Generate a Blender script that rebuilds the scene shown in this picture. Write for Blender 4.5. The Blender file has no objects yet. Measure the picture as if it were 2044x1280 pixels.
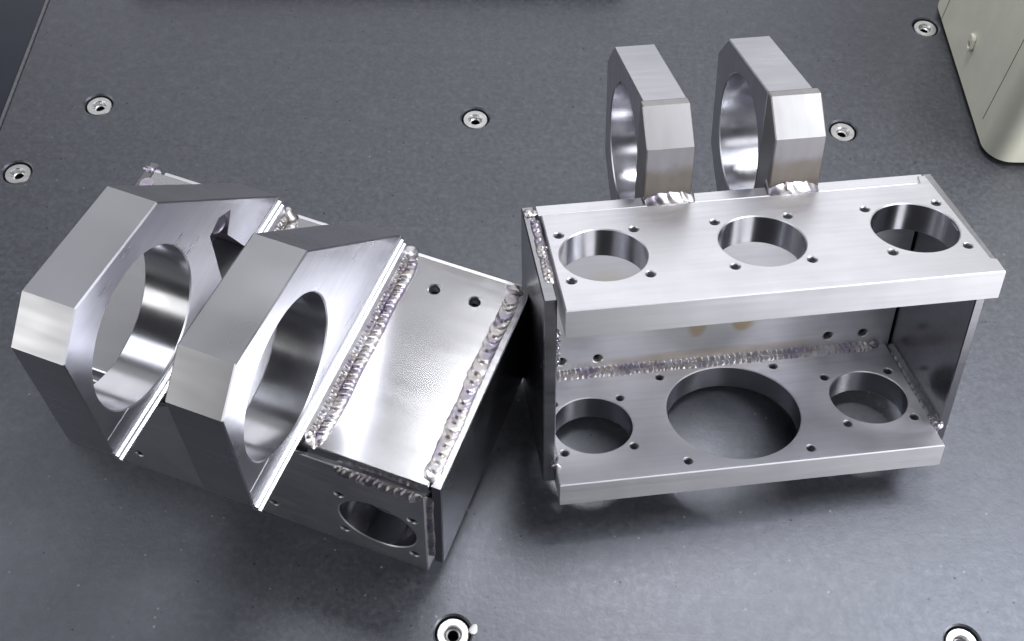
import bpy, bmesh, math, random
from mathutils import Vector, Matrix
from math import sin, cos, pi, radians as R
random.seed(7)
K = 0.1                                   # one drawing unit = 10 cm
scene = bpy.context.scene
col = scene.collection

# ------------------------------------------------------------------ camera
CAM = Vector((0, 0, 7.316))
PITCH, ROLL = R(56.41), R(2.92)
fwd = Vector((0, cos(PITCH), -sin(PITCH)))
rt0 = Vector((1, 0, 0)); up0 = rt0.cross(fwd)
rt = rt0 * cos(ROLL) + up0 * sin(ROLL)
up = -rt0 * sin(ROLL) + up0 * cos(ROLL)
cd = bpy.data.cameras.new('camera'); cam = bpy.data.objects.new('camera', cd); col.objects.link(cam)
cd.sensor_width = 36; cd.lens = 2347.03 / 2044 * 36
cd.clip_start = 0.01; cd.clip_end = 100
m = Matrix((rt, up, -fwd)).transposed().to_4x4(); m.translation = CAM * K
cam.matrix_world = m
scene.camera = cam

# ------------------------------------------------------------------ room light
w = bpy.data.worlds.new('World'); scene.world = w; w.use_nodes = True
bg = w.node_tree.nodes['Background']
bg.inputs['Color'].default_value = (0.90, 0.90, 1.0, 1); bg.inputs['Strength'].default_value = 0.035
def area(name, loc, target, sx, sy, power, color=(1, 1, 1)):
    ld = bpy.data.lights.new(name, 'AREA'); ld.shape = 'RECTANGLE'
    ld.size = sx * K; ld.size_y = sy * K; ld.energy = power * K * K; ld.color = color
    o = bpy.data.objects.new(name, ld); col.objects.link(o)
    o.location = Vector(loc) * K
    d = Vector(target) - Vector(loc)
    o.rotation_euler = d.to_track_quat('-Z', 'Y').to_euler()
    return o
def lamp(name, loc, target, sx, sy, radiance, color=(1, 1, 1)): return area(name, loc, target, sx, sy, radiance * pi * sx * sy, color)
lamp('ceiling_and_fill_light', (2.0, 8.5, 12), (0.6, 4.1, 0), 4.0, 2.2, 28)
lamp('ceiling_and_fill_light', (-7.5, 6.2, 12), (-5, 5, 0), 5.0, 4.0, 3.5, (0.92, 0.95, 1))  # unseen soft panel, added to brighten the table at front left
lamp('ceiling_and_fill_light', (8.6, 5.6, 12), (7.6, 5.2, 0), 5.6, 5.4, 13, (0.92, 0.95, 1))
lamp('ceiling_and_fill_light', (4.2, -2.2, 12), (3.0, 1.0, 0), 7.0, 3.0, 2.6, (0.97, 0.97, 1))  # unseen lamp, added to light the cavity between the two shelves
lamp('ceiling_panel', (-6.5, 14.0, 12.3), (-6.5, 13.0, 0), 11, 5, 0.34)
lamp('window_and_fill_light', (-2.0, 26, 9.0), (-1, 5, 1), 28, 17, 1.15, (0.98, 0.98, 1))
lamp('window_and_fill_light', (-19, -8.6, 8.5), (-2, 4, 1), 9, 8, 2.4, (1, 1, 0.95))
lamp('window_and_fill_light', (16, -14, 1.5), (3, 4, 1.5), 17, 21, 1.35, (0.97, 0.97, 1))  # no window known here: added to brighten the brackets' front edges
lamp('window_and_fill_light', (19, -4, 4), (4.5, 6, 1), 8, 9, 15, (1, 1, 0.97))  # unseen source, added to lighten the front of the housing
lamp('window_and_fill_light', (-16, 6, 6), (3, 7, 1), 10, 8, 2.5)  # added source on the left, lightens the housing's left face
scene.view_settings.view_transform = 'Standard'; scene.view_settings.look = 'None'
scene.view_settings.exposure = 0.0; scene.view_settings.gamma = 1.0
scene.cycles.max_bounces = 10; scene.cycles.glossy_bounces = 6; scene.cycles.diffuse_bounces = 4
scene.cycles.sample_clamp_indirect = 6.0; scene.cycles.caustics_reflective = False

# ------------------------------------------------------------------ materials
def nodes(name):
    mt = bpy.data.materials.new(name); mt.use_nodes = True
    nt = mt.node_tree; return mt, nt, nt.nodes['Principled BSDF']
def N(nt, t, **kw):
    n = nt.nodes.new(t)
    for k, v in kw.items():
        if k.startswith('i_'): n.inputs[k[2:].replace('_', ' ')].default_value = v
        else: setattr(n, k, v)
    return n
def ramp(nt, src, a, b, c0, c1):
    r = N(nt, 'ShaderNodeValToRGB'); nt.links.new(src, r.inputs['Fac'])
    r.color_ramp.elements[0].position = a; r.color_ramp.elements[1].position = b
    r.color_ramp.elements[0].color = c0; r.color_ramp.elements[1].color = c1
    return r
def g(v): return (v, v, v, 1)
def mapped(nt, scale):
    tc = N(nt, 'ShaderNodeTexCoord'); mp = N(nt, 'ShaderNodeMapping')
    mp.inputs['Scale'].default_value = scale
    nt.links.new(tc.outputs['Object'], mp.inputs['Vector']); return mp.outputs['Vector']
def mixc(nt, fac, a, b, mode='MIX'):
    mx = N(nt, 'ShaderNodeMix', data_type='RGBA', blend_type=mode)
    for s, v in ((mx.inputs['Factor'], fac), (mx.inputs['A'], a), (mx.inputs['B'], b)):
        if hasattr(v, 'is_output'): nt.links.new(v, s)
        else: s.default_value = v
    return mx.outputs['Result']
def metal(name, base=(0.78, 0.78, 0.825), rough=(0.20, 0.31), brush=(14, 260, 260), bump=0.02, blotch=35, tint=None):
    mt, nt, b = nodes(name)
    b.inputs['Metallic'].default_value = 1.0
    v1 = mapped(nt, brush)
    n1 = N(nt, 'ShaderNodeTexNoise', i_Scale=1.0, i_Detail=1.0); nt.links.new(v1, n1.inputs['Vector'])
    v2 = mapped(nt, (blotch, blotch, blotch))
    n2 = N(nt, 'ShaderNodeTexNoise', i_Scale=1.0, i_Detail=2.0, i_Roughness=0.5); nt.links.new(v2, n2.inputs['Vector'])
    mx = N(nt, 'ShaderNodeMath', operation='MULTIPLY_ADD'); nt.links.new(n1.outputs['Fac'], mx.inputs[0])
    mx.inputs[1].default_value = 0.45; 
    sc = N(nt, 'ShaderNodeMath', operation='MULTIPLY'); nt.links.new(n2.outputs['Fac'], sc.inputs[0]); sc.inputs[1].default_value = 0.55
    nt.links.new(sc.outputs[0], mx.inputs[2])
    rr = ramp(nt, mx.outputs[0], 0.3, 0.7, g(rough[0]), g(rough[1])); nt.links.new(rr.outputs['Color'], b.inputs['Roughness'])
    dk = tuple(c * 0.88 for c in base) + (1,)
    cr = ramp(nt, mx.outputs[0], 0.35, 0.68, base + (1,), dk)
    out = cr.outputs['Color']
    if tint: out = tint(nt, out)
    nt.links.new(out, b.inputs['Base Color'])
    bp = N(nt, 'ShaderNodeBump', i_Strength=bump, i_Distance=0.0006)
    nt.links.new(n1.outputs['Fac'], bp.inputs['Height'])
    nt.links.new(bp.outputs['Normal'], b.inputs['Normal'])
    return mt
def heat_patches(spots, colr):
    # oxide colours left on the metal by the welding: soft spots fixed to the plate (centre, half sizes in drawing units)
    def f(nt, c):
        tc = N(nt, 'ShaderNodeTexCoord')
        nz = N(nt, 'ShaderNodeTexNoise', i_Scale=70.0, i_Detail=3.0); nt.links.new(tc.outputs['Object'], nz.inputs['Vector'])
        for ctr, half, amt in spots:
            sub = N(nt, 'ShaderNodeVectorMath', operation='SUBTRACT'); nt.links.new(tc.outputs['Object'], sub.inputs[0])
            sub.inputs[1].default_value = [v * K for v in ctr]
            dv = N(nt, 'ShaderNodeVectorMath', operation='DIVIDE'); nt.links.new(sub.outputs[0], dv.inputs[0])
            dv.inputs[1].default_value = [v * K for v in half]
            ln = N(nt, 'ShaderNodeVectorMath', operation='LENGTH'); nt.links.new(dv.outputs[0], ln.inputs[0])
            ad = N(nt, 'ShaderNodeMath', operation='MULTIPLY_ADD'); nt.links.new(nz.outputs['Fac'], ad.inputs[0]); ad.inputs[1].default_value = 0.6
            nt.links.new(ln.outputs['Value'], ad.inputs[2])
            rp = ramp(nt, ad.outputs[0], 0.6, 1.35, g(amt), g(0))
            rp.color_ramp.interpolation = 'EASE'
            c = mixc(nt, rp.outputs['Color'], c, colr, 'MULTIPLY')
        return c
    return f
M = {}
M['plate'] = metal('milled_aluminium', rough=(0.32, 0.46))
M['wall'] = metal('milled_back_plate', rough=(0.20, 0.25), tint=heat_patches([((2.06, 0, -.8), (.12, .06, .9), .4), ((2.70, 0, -.8), (.09, .06, .9), .35), ((2.3, 0, -1.52), (.5, .06, .06), .3)], (0.74, 0.68, 0.64, 1)))
M['inner'] = metal('heat_tinted_inner_face', rough=(0.40, 0.52),
    tint=heat_patches([((1.2, -.118, -1.14), (.13, .1, .17), .8), ((1.55, -.118, -1.12), (.14, .1, .15), .9), ((.5, -.118, -.8), (.9, .1, .5), .30),
                       ((1.3, -.118, -1.38), (1.7, .1, .09), .45)], (0.84, 0.68, 0.44, 1)))
M['ring'] = metal('turned_aluminium', base=(0.57, 0.57, 0.615), rough=(0.25, 0.36), brush=(25, 200, 25), bump=0.0, blotch=22,
    tint=heat_patches([((1.4, -.08, .10), (3.0, .12, .27), .9)], (0.50, 0.45, 0.38, 1)))
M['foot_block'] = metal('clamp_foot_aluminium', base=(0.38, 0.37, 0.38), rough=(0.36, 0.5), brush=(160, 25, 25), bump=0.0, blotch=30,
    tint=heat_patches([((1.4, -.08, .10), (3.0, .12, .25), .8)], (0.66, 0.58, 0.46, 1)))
M['foot'] = metal('bright_aluminium', base=(0.66, 0.66, 0.70), rough=(0.34, 0.44), bump=0.02)
M['lower'] = metal('milled_lower_shelf', rough=(0.42, 0.56))
M['bore'] = metal('bored_aluminium', base=(0.60, 0.60, 0.645), rough=(0.16, 0.25), brush=(40, 40, 40), bump=0.0, blotch=60)
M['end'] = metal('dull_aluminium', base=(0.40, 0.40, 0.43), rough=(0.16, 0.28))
def bead_mat():
    mt = metal('weld_aluminium', base=(0.68, 0.67, 0.70), rough=(0.30, 0.44), brush=(150, 150, 150), bump=0.03, blotch=90)
    nt = mt.node_tree; b = nt.nodes['Principled BSDF']
    src = b.inputs['Base Color'].links[0].from_socket
    v = mapped(nt, (60, 60, 60)); nz = N(nt, 'ShaderNodeTexNoise', i_Scale=1.0, i_Detail=3.0); nt.links.new(v, nz.inputs['Vector'])
    rp = ramp(nt, nz.outputs['Fac'], 0.42, 0.62, (0.64, 0.60, 0.69, 1), (1, 1, 1, 1)); e_ = rp.color_ramp.elements.new(0.52); e_.color = (0.90, 0.86, 0.80, 1)
    nt.links.new(mixc(nt, 1.0, src, rp.outputs['Color'], 'MULTIPLY'), b.inputs['Base Color'])
    return mt
M['bead'] = bead_mat()
M['insert'] = metal('threaded_steel', base=(0.34, 0.34, 0.36), rough=(0.3, 0.42), bump=0.02)
M['bolt'] = metal('zinc_steel', base=(0.74, 0.74, 0.74), rough=(0.28, 0.5), brush=(200, 200, 200), bump=0.15, blotch=120)

def table_mat():
    mt, nt, b = nodes('black_laminate')
    tc = N(nt, 'ShaderNodeTexCoord'); P = tc.outputs['Object']
    big = N(nt, 'ShaderNodeTexNoise', i_Scale=6.0, i_Detail=6.0, i_Roughness=0.6); nt.links.new(P, big.inputs['Vector'])
    fine = N(nt, 'ShaderNodeTexNoise', i_Scale=420.0, i_Detail=5.0, i_Roughness=0.7); nt.links.new(P, fine.inputs['Vector'])
    mid = N(nt, 'ShaderNodeTexNoise', i_Scale=75.0, i_Detail=6.0, i_Roughness=0.7); nt.links.new(P, mid.inputs['Vector'])
    c0 = ramp(nt, big.outputs['Fac'], 0.3, 0.7, (0.026, 0.026, 0.031, 1), (0.034, 0.034, 0.041, 1)).outputs['Color']
    c1 = mixc(nt, ramp(nt, mid.outputs['Fac'], 0.52, 0.75, g(0), g(0.45)).outputs['Color'], c0, (0.085, 0.087, 0.102, 1))
    grit = N(nt, 'ShaderNodeTexNoise', i_Scale=260.0, i_Detail=3.0, i_Roughness=0.6); nt.links.new(P, grit.inputs['Vector'])
    c1 = mixc(nt, ramp(nt, grit.outputs['Fac'], 0.5, 0.72, g(0), g(0.5)).outputs['Color'], c1, (0.060, 0.062, 0.074, 1))
    c1 = mixc(nt, ramp(nt, grit.outputs['Fac'], 0.30, 0.42, g(0.55), g(0)).outputs['Color'], c1, (0.016, 0.016, 0.020, 1))
    # long faint drag marks
    dm = N(nt, 'ShaderNodeMapping'); dm.inputs['Rotation'].default_value = (0, 0, 0.5); dm.inputs['Scale'].default_value = (6, 330, 1); nt.links.new(P, dm.inputs['Vector'])
    dn = N(nt, 'ShaderNodeTexNoise', i_Scale=1.0, i_Detail=1.0); nt.links.new(dm.outputs['Vector'], dn.inputs['Vector'])
    c1 = mixc(nt, ramp(nt, dn.outputs['Fac'], 0.70, 0.78, g(0), g(0.35)).outputs['Color'], c1, (0.085, 0.088, 0.10, 1))
    # pale flecks and specks of dust
    vo = N(nt, 'ShaderNodeTexVoronoi', i_Scale=130.0, i_Randomness=1.0); nt.links.new(P, vo.inputs['Vector'])
    wob = N(nt, 'ShaderNodeMath', operation='MULTIPLY_ADD'); nt.links.new(fine.outputs['Fac'], wob.inputs[0]); wob.inputs[1].default_value = 0.16
    nt.links.new(vo.outputs['Distance'], wob.inputs[2])
    sp = ramp(nt, wob.outputs[0], 0.12, 0.22, g(1), g(0)).outputs['Color']
    sel = N(nt, 'ShaderNodeSeparateColor'); nt.links.new(vo.outputs['Color'], sel.inputs['Color'])
    gate = ramp(nt, sel.outputs['Red'], 0.66, 0.98, g(0), g(1)).outputs['Color']
    # more wear near the front of the table, where work is put down
    sx = N(nt, 'ShaderNodeSeparateXYZ'); nt.links.new(P, sx.inputs['Vector'])
    wear = N(nt, 'ShaderNodeMapRange', i_From_Min=0.75, i_From_Max=0.35, i_To_Min=0.12, i_To_Max=1.0); nt.links.new(sx.outputs['Y'], wear.inputs['Value'])
    f1 = N(nt, 'ShaderNodeMath', operation='MULTIPLY'); nt.links.new(sp, f1.inputs[0]); nt.links.new(gate, f1.inputs[1])
    f2 = N(nt, 'ShaderNodeMath', operation='MULTIPLY'); nt.links.new(f1.outputs[0], f2.inputs[0]); nt.links.new(wear.outputs[0], f2.inputs[1])
    b.inputs['IOR'].default_value = 1.9; b.inputs['Specular Tint'].default_value = (0.84, 0.88, 1, 1)
    lv = N(nt, 'ShaderNodeTexNoise', i_Scale=130.0, i_Detail=5.0, i_Roughness=0.7); nt.links.new(P, lv.inputs['Vector'])
    lvl = ramp(nt, lv.outputs['Fac'], 0.35, 0.68, g(0.57), g(0.70)).outputs['Color']
    # small dark pits
    vd = N(nt, 'ShaderNodeTexVoronoi', i_Scale=140.0, i_Randomness=1.0); nt.links.new(P, vd.inputs['Vector'])
    wd = N(nt, 'ShaderNodeMath', operation='MULTIPLY_ADD'); nt.links.new(lv.outputs['Fac'], wd.inputs[0]); wd.inputs[1].default_value = 0.22
    nt.links.new(vd.outputs['Distance'], wd.inputs[2])
    sd_ = N(nt, 'ShaderNodeSeparateColor'); nt.links.new(vd.outputs['Color'], sd_.inputs['Color'])
    pit = N(nt, 'ShaderNodeMath', operation='MULTIPLY'); nt.links.new(ramp(nt, wd.outputs[0], 0.17, 0.26, g(1), g(0)).outputs['Color'], pit.inputs[0])
    nt.links.new(ramp(nt, sd_.outputs['Green'], 0.72, 0.95, g(0), g(1)).outputs['Color'], pit.inputs[1])
    nt.links.new(mixc(nt, pit.outputs[0], lvl, g(0.15)), b.inputs['Specular IOR Level'])
    c2 = mixc(nt, f2.outputs[0], c1, (0.26, 0.26, 0.29, 1))
    nt.links.new(c2, b.inputs['Base Color'])
    rr = ramp(nt, grit.outputs['Fac'], 0.3, 0.7, g(0.39), g(0.50)); nt.links.new(rr.outputs['Color'], b.inputs['Roughness'])
    bp0 = N(nt, 'ShaderNodeBump', i_Strength=0.05, i_Distance=0.0008); nt.links.new(ramp(nt, grit.outputs['Fac'], 0.28, 0.72, g(0), g(1)).outputs['Color'], bp0.inputs['Height'])
    bp = N(nt, 'ShaderNodeBump', i_Strength=0.14, i_Distance=0.0006); nt.links.new(bp0.outputs['Normal'], bp.inputs['Normal']); nt.links.new(fine.outputs['Fac'], bp.inputs['Height'])
    bp2 = N(nt, 'ShaderNodeBump', i_Strength=0.06, i_Distance=0.002); nt.links.new(mid.outputs['Fac'], bp2.inputs['Height'])
    nt.links.new(bp.outputs['Normal'], bp2.inputs['Normal'])
    nt.links.new(bp2.outputs['Normal'], b.inputs['Normal'])
    return mt
M['table'] = table_mat()
def paint(name, c, rough, speck=0.0, sc=60):
    mt, nt, b = nodes(name)
    tc = N(nt, 'ShaderNodeTexCoord')
    nz = N(nt, 'ShaderNodeTexNoise', i_Scale=sc, i_Detail=6.0, i_Roughness=0.7); nt.links.new(tc.outputs['Object'], nz.inputs['Vector'])
    cr = ramp(nt, nz.outputs['Fac'], 0.3, 0.75, c + (1,), tuple(v * (1 - speck) for v in c) + (1,))
    nt.links.new(cr.outputs['Color'], b.inputs['Base Color'])
    b.inputs['Roughness'].default_value = rough
    bp = N(nt, 'ShaderNodeBump', i_Strength=0.08, i_Distance=0.0005); nt.links.new(nz.outputs['Fac'], bp.inputs['Height'])
    nt.links.new(bp.outputs['Normal'], b.inputs['Normal'])
    return mt
M['housing'] = paint('grey_green_enamel', (0.82, 0.825, 0.71), 0.42, 0.10, 40)
M['line'] = paint('seam_dark', (0.10, 0.10, 0.09), 0.7)
M['ivory'] = paint('ivory_plastic', (0.75, 0.74, 0.66), 0.4, 0.05)
M['navy'] = paint('navy_sheet', (0.012, 0.016, 0.032), 0.35, 0.3, 20)
M['edge'] = paint('worn_table_edge', (0.16, 0.16, 0.18), 0.45, 0.5, 150)
M['black'] = paint('rubber_and_bore_shade', (0.010, 0.010, 0.012), 0.6, 0.2)  # black parts; also colours the shade inside wall holes and bolt bores
M['flake'] = paint('pale_chip', (0.8, 0.8, 0.82), 0.4)

# ------------------------------------------------------------------ helpers
def link(name, me, mat, parent=None, ang=28):
    o = bpy.data.objects.new(name, me); col.objects.link(o)
    if mat and not me.materials:
        me.materials.append(mat)
        if me.get('bored'): me.materials.append(M['bore'])
    if ang:
        me.polygons.foreach_set('use_smooth', [True] * len(me.polygons))
        me.set_sharp_from_angle(angle=R(ang))
    if parent: o.parent = parent
    return o
def tag(o, label=None, cat=None, group=None, kind=None):
    if label: o['label'] = label
    if cat: o['category'] = cat
    if group: o['group'] = group
    if kind: o['kind'] = kind
    return o
def area2(p): return sum(p[i][0] * p[(i + 1) % len(p)][1] - p[(i + 1) % len(p)][0] * p[i][1] for i in range(len(p)))
def circle(cx, cy, r, n=72): return [(cx + r * cos(2 * pi * i / n), cy + r * sin(2 * pi * i / n)) for i in range(n)]
def prism(outer, holes, lo, hi, frame, bevel=0.007):
    """outline with holes, extruded lo..hi along the third axis and given a small chamfer; frame = (u, v, n) axes"""
    cu = bpy.data.curves.new('tmp', 'CURVE'); cu.dimensions = '2D'; cu.fill_mode = 'BOTH'
    cu.extrude = (hi - lo) / 2 - bevel; cu.bevel_depth = bevel; cu.bevel_resolution = 0; cu.offset = -bevel
    for k, poly in enumerate([outer] + holes):
        if (area2(poly) > 0) != (k == 0): poly = poly[::-1]
        s = cu.splines.new('POLY'); s.points.add(len(poly) - 1); s.use_cyclic_u = True
        for p, q in zip(s.points, poly): p.co = (q[0], q[1], 0, 1)
    ob = bpy.data.objects.new('tmp', cu); col.objects.link(ob)
    dg = bpy.context.evaluated_depsgraph_get(); dg.update()
    me = bpy.data.meshes.new_from_object(ob.evaluated_get(dg))
    bpy.data.objects.remove(ob); bpy.data.curves.remove(cu)
    me.materials.clear()
    u, v, n = (Vector(a) for a in frame)
    mid = (lo + hi) / 2
    for vt in me.vertices:
        c = vt.co; vt.co = (u * c.x + v * c.y + n * (c.z + mid)) * K
    bm = bmesh.new(); bm.from_mesh(me)
    bmesh.ops.remove_doubles(bm, verts=bm.verts, dist=1e-6)
    bmesh.ops.recalc_face_normals(bm, faces=bm.faces)
    rings = [(sum(p[0] for p in h) / len(h), sum(p[1] for p in h) / len(h), max(p[0] for p in h) - min(p[0] for p in h)) for h in holes if len(h) >= 60]
    for f in bm.faces:                     # the turned walls of the bores
        if abs(f.normal.dot(n)) < .2:
            c = f.calc_center_median() / K; cx, cy = c.dot(u), c.dot(v)
            if any(math.hypot(cx - r[0], cy - r[1]) < r[2] * .515 for r in rings): f.material_index = 1
    bm.to_mesh(me); bm.free()
    if rings: me['bored'] = 1
    return me
XYZ = ((1, 0, 0), (0, 1, 0), (0, 0, 1))
XZ = ((1, 0, 0), (0, 0, 1), (0, -1, 0))       # u=x, v=z, n=-y
YZ = ((0, 1, 0), (0, 0, 1), (1, 0, 0))        # u=y, v=z, n=x
XYn = ((1, 0, 0), (0, 1, 0), (0, 0, 1))
def rect(a, b, c, d): return [(a, c), (b, c), (b, d), (a, d)]
def ragged(poly): return poly

def bead(p0, p1, up_dir, r, h=None, pitch=0.045, seed=0, chevron=0.9, amp=0.30, wob=0.10, name=None):
    """a weld bead laid from p0 to p1: half-round ridge with overlapping crescent ripples"""
    rnd = random.Random(seed); h = h or r * 0.75
    p0, p1, n = Vector(p0), Vector(p1), Vector(up_dir).normalized()
    t = (p1 - p0); L = t.length; t.normalize(); s = n.cross(t)
    nr = max(3, int(L / pitch)); ns = nr * 8; nw = 14
    ph = [0.0]
    for i in range(nr): ph.append(ph[-1] + rnd.uniform(.6, 1.45))
    ph = [x / ph[-1] * L for x in ph]
    gains = [rnd.uniform(.7, 1.2) for _ in ph]; w1, w2 = rnd.uniform(0, 6), rnd.uniform(0, 6); side = [rnd.uniform(-1, 1) for _ in ph]
    verts = []; faces = []
    for i in range(ns + 1):
        d = L * i / ns
        for j in range(nw + 1):
            a = pi * j / nw
            x = -cos(a)
            q = d + chevron * pitch * (1 - x * x)           # crescents bulge along the travel
            k = 0
            while k < nr - 1 and ph[k + 1] < q: k += 1
            f = min(1, max(0, (q - ph[k]) / (ph[k + 1] - ph[k])))
            rip = (1 - f) * min(1.0, f / .22) * 1.2 * gains[k]
            end = min(1.0, (d / (r * 1.2)) ** .5, ((L - d) / (r * 1.2)) ** .5) if 0 < d < L else 0.05
            hh = h * (1 - amp + amp * rip) * sin(a) * end
            ww = r * (1 + wob * side[k] * (1 - f) + .05 * sin(q / r * .8 + w1)) * (0.55 + 0.45 * end)
            x += .06 * sin(q / r * .3 + w2) + .09 * side[k] * rip
            verts.append((p0 + t * d + s * (x * ww) + n * (hh - 0.006)) * K)
    W1 = nw + 1
    for i in range(ns):
        for j in range(nw):
            a = i * W1 + j; faces.append((a, a + 1, a + W1 + 1, a + W1))
    # close the underside
    for i in range(ns): faces.append((i * W1 + nw, i * W1, (i + 1) * W1, (i + 1) * W1 + nw))
    faces.append(tuple(range(nw, -1, -1))); faces.append(tuple(ns * W1 + j for j in range(nw + 1)))
    me = bpy.data.meshes.new('weld_bead'); me.from_pydata(verts, [], faces)
    bm = bmesh.new(); bm.from_mesh(me); bmesh.ops.recalc_face_normals(bm, faces=bm.faces); bm.to_mesh(me); bm.free()
    return me
def blob(c, r, seed=0, flat=(1, 1, 1)):
    rnd = random.Random(seed); bm = bmesh.new()
    bmesh.ops.create_icosphere(bm, subdivisions=3, radius=1)
    ks = [(Vector((rnd.uniform(-1, 1), rnd.uniform(-1, 1), rnd.uniform(-1, 1))).normalized(), rnd.uniform(2, 5), rnd.uniform(0, 6)) for _ in range(6)]
    for v in bm.verts:
        d = 1 + sum(.07 * sin(f * v.co.dot(a) + p) for a, f, p in ks)
        v.co = (Vector(c) + Vector((v.co.x * flat[0], v.co.y * flat[1], v.co.z * flat[2])) * (r * d)) * K
    me = bpy.data.meshes.new('weld_spot'); bm.to_mesh(me); bm.free(); return me
def lathe(profile, n=40, axis='Z'):
    verts = []; faces = []
    for i in range(n):
        a = 2 * pi * i / n
        for r, z in profile: verts.append((r * cos(a) * K, r * sin(a) * K, z * K))
    m_ = len(profile)
    for i in range(n):
        for j in range(m_ - 1):
            a = i * m_ + j; b = ((i + 1) % n) * m_ + j
            faces.append((a, b, b + 1, a + 1))
    me = bpy.data.meshes.new('lathe'); me.from_pydata(verts, [], faces); me.validate(); return me

def thread_mesh(r, depth):
    prof = [(r * 1.04, -0.005), (r * 1.0, -0.012)]
    z = -0.012; i = 0
    while z > -depth:
        prof.append((r * (1.0 if i % 2 else 0.84), z)); z -= 0.011; i += 1
    return lathe(prof, 20)
THREAD = thread_mesh(0.029, 0.16); THREAD.materials.append(M['insert'])
THREAD_WALL = thread_mesh(0.0345, 0.100); THREAD_WALL.materials.append(M['insert']); THREAD_WALL.materials.append(M['black'])
bm = bmesh.new(); bm.from_mesh(THREAD_WALL)
f = bm.faces.new([bm.verts.new((0.030 * K * cos(i * pi / 8), 0.030 * K * sin(i * pi / 8), -.055 * K)) for i in range(16)]); f.material_index = 1  # black disc stands in for the shade inside the wall hole
bm.to_mesh(THREAD_WALL); bm.free()

# ------------------------------------------------------------------ the welded bracket
D, DE, DB, HB, T, TB, TW = 1.187, 1.035, 1.233, 1.459, 0.2157, 0.195, 0.118
CAP = [(.200, -1.515), (1.317, -.427), (1.355, .337), (1.144, .544), (.200, .607)]
CAP_LOW = CAP[:-1] + [(.200, .518)]
FOOT_LOW = [(.006, -1.500), (.197, -1.500), (.197, .518), (.150, .500), (.118, -.02), (.006, -.02)]
FOOT = [(.006, -1.500), (.197, -1.500), (.197, .607), (.127, .607), (-.072, .390), (-.075, -.008), (.006, -.008)]
BORE = (0.690, -0.035, 0.475)

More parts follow.
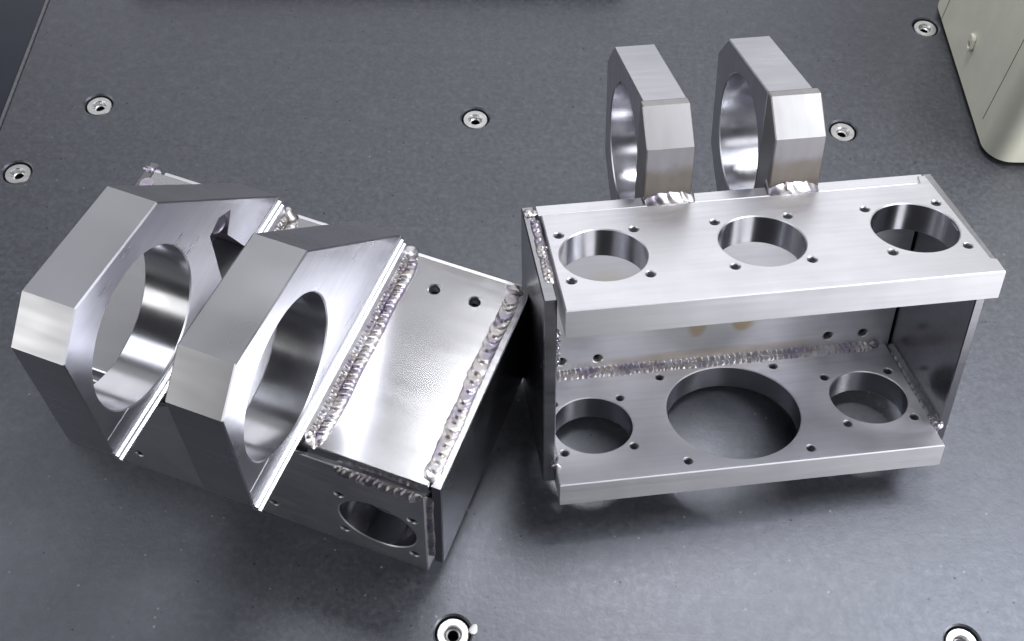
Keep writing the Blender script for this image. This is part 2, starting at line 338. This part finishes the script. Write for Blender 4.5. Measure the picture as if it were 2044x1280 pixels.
def bracket(label, right):
    root = bpy.data.objects.new('welded_bracket', None); col.objects.link(root)
    root.empty_display_size = 0.05
    tag(root, label, 'machined bracket', 'welded aluminium brackets on the table')
    def part(name, me, mat, parent=None, lab=None, ang=28):
        o = link(name, me, M[mat], parent or root, ang)
        if lab: o['label'] = lab
        return o
    # upper plate with three equal bores
    ux, uy, ur, us = ([.363, 1.402, 2.429], -.644, .281, .249) if right else ([.385, 1.385, 2.382], -.742, .264, .244)
    if right:
        out = [(.035, -.138), (.030, -D), (2.795, -D), (2.800, -1.052), (2.762, -1.040), (2.745, -.050), (2.690, -.047), (2.668, -.138)]
    else:
        out = [(.014, -.122), (.014, -D - .01), (.05, -D - .03), (2.690, -D - .03), (2.715, -D), (2.715, -.122)]
    small = []
    for cx in ux:
        for sx in (-1, 1):
            for sy in (-1, 1): small.append((cx + sx * us, uy + sy * us))
    up_ = part('upper_plate', prism(out, [circle(cx, uy, ur) for cx in ux] + [circle(x, y, .0305, 20) for x, y in small], -T, 0, XYZ), 'plate')
    for x, y in small:
        o = bpy.data.objects.new('thread_insert', THREAD); col.objects.link(o); o.parent = up_; o.location = Vector((x, y, 0)) * K
    # lower plate: large bore between two smaller ones
    lx = [(.331, -.681, .283), (1.355, -.683, .478), (2.366, -.678, .277)]
    small = []
    for cx, cy, r in (lx[0], lx[2]):
        for sx in (-1, 1):
            for sy in (-1, 1): small.append((cx + sx * .245, cy + sy * .249))
    for sx in (-1, 1):
        for sy in (-1, 1): small.append((1.349 + sx * .435, -.688 + sy * .437))
    lo_ = part('lower_plate', prism([(.006 if right else .093, -.119), (.006 if right else .093, -DB), (2.710, -DB), (2.710, -.119)],
               [circle(*c) for c in lx] + [circle(x, y, .0305, 20) for x, y in small], -HB - TB, -HB, XYZ), 'lower')
    for x, y in small:
        o = bpy.data.objects.new('thread_insert', THREAD); col.objects.link(o); o.parent = lo_; o.location = Vector((x, y, -HB)) * K
    # back plate with two pairs of tapped holes
    wh = [(.196, -1.335), (.467, -1.335), (2.235, -1.328), (2.510, -1.332)]
    wl = part('back_plate', prism(rect(.020 if right else .093, 2.735, -1.545, -.018), [circle(x, z, .036, 20) for x, z in wh], 0, TW, XZ), 'wall')
    wl.data.materials.append(M['inner'])
    for p in wl.data.polygons:
        if p.normal.y < -.7: p.material_index = 1
    for x, z in wh:
        o = bpy.data.objects.new('thread_insert', THREAD_WALL); col.objects.link(o); o.parent = wl
        o.location = Vector((x, -TW, z)) * K; o.rotation_euler = (R(90), 0, 0)
    # end plates
    ex = (.025, .090) if not right else (-.080, .004)
    part('end_plate', prism([(0, -.026), (0, -1.61), (-DE, -1.61), (-DE, -.026)], [], ex[0], ex[1], YZ), 'end')
    part('end_plate', prism([(0, -.026), (0, -1.56), (-DE, -1.61), (-DE, -.026)], [], 2.748, 2.815, YZ), 'end')
    # clamp rings
    for k, (a, b) in enumerate(((.765, 1.070), (1.622, 1.936))):
        me = prism(CAP if right else CAP_LOW, [circle(*BORE, 128)], a, b, YZ, 0.008)
        ring = part('clamp_ring', me, 'ring')
        if not right and k == 0:
            # screw pocket milled into the flank of this ring
            cut = bpy.data.objects.new('cut', prism([(.655, -.755), (.695, -.87), (.63, -1.0), (.49, -.915), (.20, -1.06), (-.05, -1.06), (-.05, -.755)], [], b - .20, b + .1, YZ, 0.001))
            col.objects.link(cut)
            md = ring.modifiers.new('pocket', 'BOOLEAN'); md.object = cut; md.operation = 'DIFFERENCE'; md.solver = 'FAST'
            dg = bpy.context.evaluated_depsgraph_get(); dg.update()
            nm = bpy.data.meshes.new_from_object(ring.evaluated_get(dg)); ring.modifiers.clear(); ring.data = nm
            nm.set_sharp_from_angle(angle=R(28))
            bpy.data.objects.remove(cut)
            ring['label'] = 'clamp ring with a dark screw pocket in its flank'
            part('weld_spot', blob((b - .05, .60, -.90), .065, 5, (.7, 1, 1.3)), 'bead', ring)
        fa, fb = (a + .001, b - .001) if not right else (a - .016, b + .006) if k == 0 else (a - .002, b + .034)
        part('clamp_foot', prism(FOOT if right else FOOT_LOW, [], fa, fb, YZ, 0.008), 'foot_block', ring)
        for s, wd in ([(1, .034)] if not right else []):
            x = b if s > 0 else a
            prof = [(x - s * .02, .199), (x + s * .002, .199), (x + s * .002, .170), (x + s * wd * .54, .165), (x + s * wd * .54, .140), (x + s * wd, .134), (x + s * wd, .004), (x - s * .02, .004)]
            part('foot_flange', prism(prof, [], -1.505, -.02, XYZ, 0.0015), 'foot', ring)
            over = prof[:5] + [(x + s * wd, .134), (x + s * wd, .122), (x - s * .02, .122)]
            part('foot_flange', prism(over, [], -.019, .512, XYZ, 0.0015), 'foot', ring)
        # parting line across the thin side of the ring
        part('parting_line', prism([(.336, .292), (.343, .292), (.343, .512), (.336, .512)], [], b - .02, b + .002, YZ, 0.001), 'foot', ring)
        sd = 11 + k * 10
        part('weld_bead', bead((b + .072, 0, -.03), (b + .072, 0, -1.50), (-.3, 1, 0), .062, .040, .043, sd, .6, .40), 'bead', ring)
        part('weld_bead', bead((b + .046, .046, -.04), (b + .046, .046, -1.48), (.7, 1, 0), .028, .026, .036, sd + 1, .3, .55), 'bead', ring)
        part('weld_bead', bead((a - .01, -.062, .012), (b + .03, -.062, .012), (0, -.55, 1), .100, .055, .062, sd + 3, .9, .26 if k == 0 else .2), 'bead', ring)
        part('weld_spot', blob((b + .05, .01, -1.52), .06, sd + 4, (1, .8, 1)), 'bead', ring)
        if not right: part('weld_spot', blob((b + .05, .01, -.035), .05, sd + 5, (1, .7, 1)), 'bead', ring)
    # seams of the box
    part('weld_bead', bead((2.60, -TW, -HB), (.012, -TW, -HB), (0, -1, 1), .060, .050, .040, 41, .7, .45), 'bead')
    part('weld_bead', bead((2.60, -TW - .045, -HB), (.012, -TW - .045, -HB), (0, -.5, 1), .034, .032, .036, 42, .7, .5), 'bead')
    part('weld_bead', bead((2.742, -TW, -HB), (2.742, -DE, -HB), (-1, 0, 1), .055, .035, .07, 43, .5, .2), 'end')
    part('weld_bead', bead((.006, -DE, -HB), (.006, -TW, -HB), (1, 0, 1), .045, .035, .07, 44, .5, .2), 'end')
    if right: part('weld_bead', bead((-.012, -.86, -.026), (-.012, -.14, -.026), (.1, 0, 1), .034, .032, .046, 45, .8, .5), 'bead')
    part('weld_bead', bead((2.732, -.98, -.024), (2.732, -.16, -.024), (0, 0, 1), .030, .022, .05, 46, .8, .5), 'bead')
    part('weld_bead', bead((2.722, 0, -.05), (2.722, 0, -1.49), (0, 1, 0), .052, .034, .062, 47, 1.1, .5), 'bead')
    part('weld_bead', bead((.025 if right else .095, 0, -.05), (.025 if right else .095, 0, -1.49), (0, 1, 0), .048, .030, .062, 48, 1.1, .5), 'bead')
    if not right: part('weld_bead', bead((2.13, -.155, 0), (2.70, -.155, 0), (0, 0, 1), .050, .045, .040, 49, .9, .55), 'bead')
    part('weld_bead', bead((2.752, -.14, -.05), (2.752, -.45, -.05), (-1, 0, 1), .03, .02, .05, 50, .5, .4), 'end')
    part('weld_bead', bead((.012, -.99, -.30), (.012, -.99, -.62), (1, -1, 0), .032, .026, .05, 51, .5, .6), 'end')
    for c, r, fl in [((.012, -DE - .012, -HB + .005), .036, (1, .8, .8)), ((2.735, -DE - .005, -HB + .005), .038, (1, .8, .8)), ((2.61, -TW - .02, -HB + .02), .042, (1, .7, .7)),
                     ((-.03 if right else .06, -.075, -.02), .040, (1.2, 1, .5)), ((2.72, -.02, -1.51), .055, (1, 1, .8)), ((-.03 if right else .05, -.005, -1.55), .034, (1.3, .6, .9)), ((.014, -D if not right else -.5, -.02), .018, (1, 1, 1))]:
        part('weld_spot', blob(c, r, int(c[0] * 100) + 3, fl), 'bead')
    return root
br = bracket('open aluminium bracket tipped back, three bored holes in its upper shelf, clamp rings behind', True)
bl = bracket('closed looking aluminium bracket lying open side down with both octagonal clamp rings on top', False)
def place(o, rot, t):
    mm = rot.to_4x4(); mm.translation = Vector(t) * K; o.matrix_world = mm
SC = 0.9436
rr_ = Matrix.Rotation(R(9.69), 3, 'Z') @ Matrix.Rotation(R(-17.8), 3, 'X') @ Matrix.Rotation(R(-.12), 3, 'Y')
tr = CAM + (Vector((.0995, 5.0589, 1.1118 + .022)) - CAM) * SC
mm = rr_.to_4x4() @ Matrix.Scale(SC, 4); mm.translation = tr * K; br.matrix_world = mm
rl_ = Matrix.Rotation(R(-18.09), 3, 'Z') @ Matrix.Rotation(R(88.61), 3, 'X') @ Matrix.Rotation(R(.29), 3, 'Y')
place(bl, rl_, (-3.0401, 3.7232, 1.1609 + .022))

# ------------------------------------------------------------------ tabletop and what is fixed in it
BOLTS = [(-3.556, 6.819), (-4.028, 6.043), (-.395, 6.884), (2.715, 6.955), (3.617, 8.286), (-.273, 2.46), (2.982, 2.564)]
tb = link('tabletop', prism(rect(-4.295, 9, 1.6, 12), [circle(x, y, .117, 40) for x, y in BOLTS], -.25, 0, XYZ, .012), M['table'])
tag(tb, 'scuffed matt black tabletop under the two brackets', kind='structure')
def bolt_mesh():
    prof = [(.104, -.24), (.104, -.028), (.098, -.020), (.060, -.020), (.054, -.026), (.046, -.055), (.036, -.062), (.036, -.20), (.0005, -.20)]
    me = lathe(prof, 40); me.materials.append(M['bolt']); me.materials.append(M['black'])
    for p in me.polygons:
        c = p.center
        if math.hypot(c.x, c.y) < .0375 * K and c.z < -.056 * K: p.material_index = 1  # deep bore painted black for the shade in it
    return me
BM_ = bolt_mesh()
for i, (x, y) in enumerate(BOLTS):
    o = bpy.data.objects.new('bolt', BM_); col.objects.link(o); o.parent = tb
    o.location = Vector((x, y, .003)) * K; o.rotation_euler = (0, 0, i * 1.3)
BM_.polygons.foreach_set('use_smooth', [True] * len(BM_.polygons)); BM_.set_sharp_from_angle(angle=R(30))
rim = link('edge_trim', prism(rect(-4.325, -4.298, 1.6, 12), [], -.10, .004, XYZ, .006), M['edge'], tb)
fl = link('side_panel', prism(rect(-14, -4.33, -2, 14), [], -.30, -.05, XYZ, .01), M['navy'])
tag(fl, 'dark navy panel beyond the table edge', kind='structure')

# grey green housing in the corner
def rounded(x0, x1, y0, y1, r, n=10):
    p = []
    for cx, cy, a0 in ((x1 - r, y1 - r, 0), (x0 + r, y1 - r, 90), (x0 + r, y0 + r, 180), (x1 - r, y0 + r, 270)):
        for i in range(n + 1):
            a = R(a0 + 90 * i / n); p.append((cx + r * cos(a), cy + r * sin(a)))
    return p
hs = bpy.data.objects.new('machine_housing', None); col.objects.link(hs)
tag(hs, 'grey green painted machine housing with rounded corners at the back right corner', 'machine housing')
H0 = (3.85, 6.63)
hs.location = Vector((H0[0], H0[1], 0)) * K; hs.rotation_euler = (0, 0, R(3.4))
link('shell', prism(rounded(0, 3.2, 0, 2.05, .22), [], .025, 2.6, XYZ, .03), M['housing'], hs)
link('base', prism(rounded(.06, 3.1, .06, 1.85, .2), [], .0, .024, XYZ, .004), M['black'], hs)
link('seam', prism(rect(-.002, .01, .345, .352), [], .2, 2.5, XYZ, .001), M['line'], hs)
link('seam', prism(rect(-.002, .01, 1.70, 1.708), [], .06, 2.5, XYZ, .001), M['line'], hs)
kn = prism(rounded(-.07, .07, -.045, .045, .04), [circle(-.02, 0, .022, 16)], 0, .035, ((0, .35, 1), (0, 1, -.35), (-1, 0, 0)), .008)
k_ = link('latch', kn, M['ivory'], hs); k_.location = Vector((-.001, 1.02, .42)) * K

# low dark slab added for the dark strip along the back edge
cs = bpy.data.objects.new('dark_slab', None); col.objects.link(cs)
tag(cs, 'low dark slab lying at the back edge of the table', 'equipment case')
cs.location = Vector((-1.3, 8.52, 0)) * K; cs.rotation_euler = (0, 0, R(3.2))
link('shell', prism(rounded(-2.4, 2.2, 0, 1.2, .1), [], .06, .24, XYZ, .03), M['black'], cs)
link('foot', prism(rounded(-2.3, 2.1, .05, 1.1, .1), [], 0, .059, XYZ, .004), M['black'], cs)

# block holding up the lower shelf of the right bracket
c_ = mm @ (Vector((1.96, -.72, -HB - TB)) * K); hb = (mm @ (Vector((1.96, -.58, -HB - TB)) * K)).z / K - .006
sb = link('support_block', prism(rect(-.09, .09, -.14, .14), [], 0, hb, XYZ, .01), M['black'])
sb.location = (c_.x, c_.y, 0); sb.rotation_euler = (0, 0, R(9.7))
tag(sb, 'black block under the raised lower shelf of the right bracket', 'block')

# loose chips on the table
def chip(x, y, r, seed, label):
    o = link('metal_chip', blob((0, 0, 0), r, seed, (1, .7, .35)), M['flake'])
    o.location = Vector((x, y, r * .3)) * K; o.rotation_euler = (0, 0, seed)
    tag(o, label, 'metal chip', 'metal chips lying on the table')
chip(-.144, 2.486, .035, 1, 'white metal chip lying beside the bolt at the front edge')
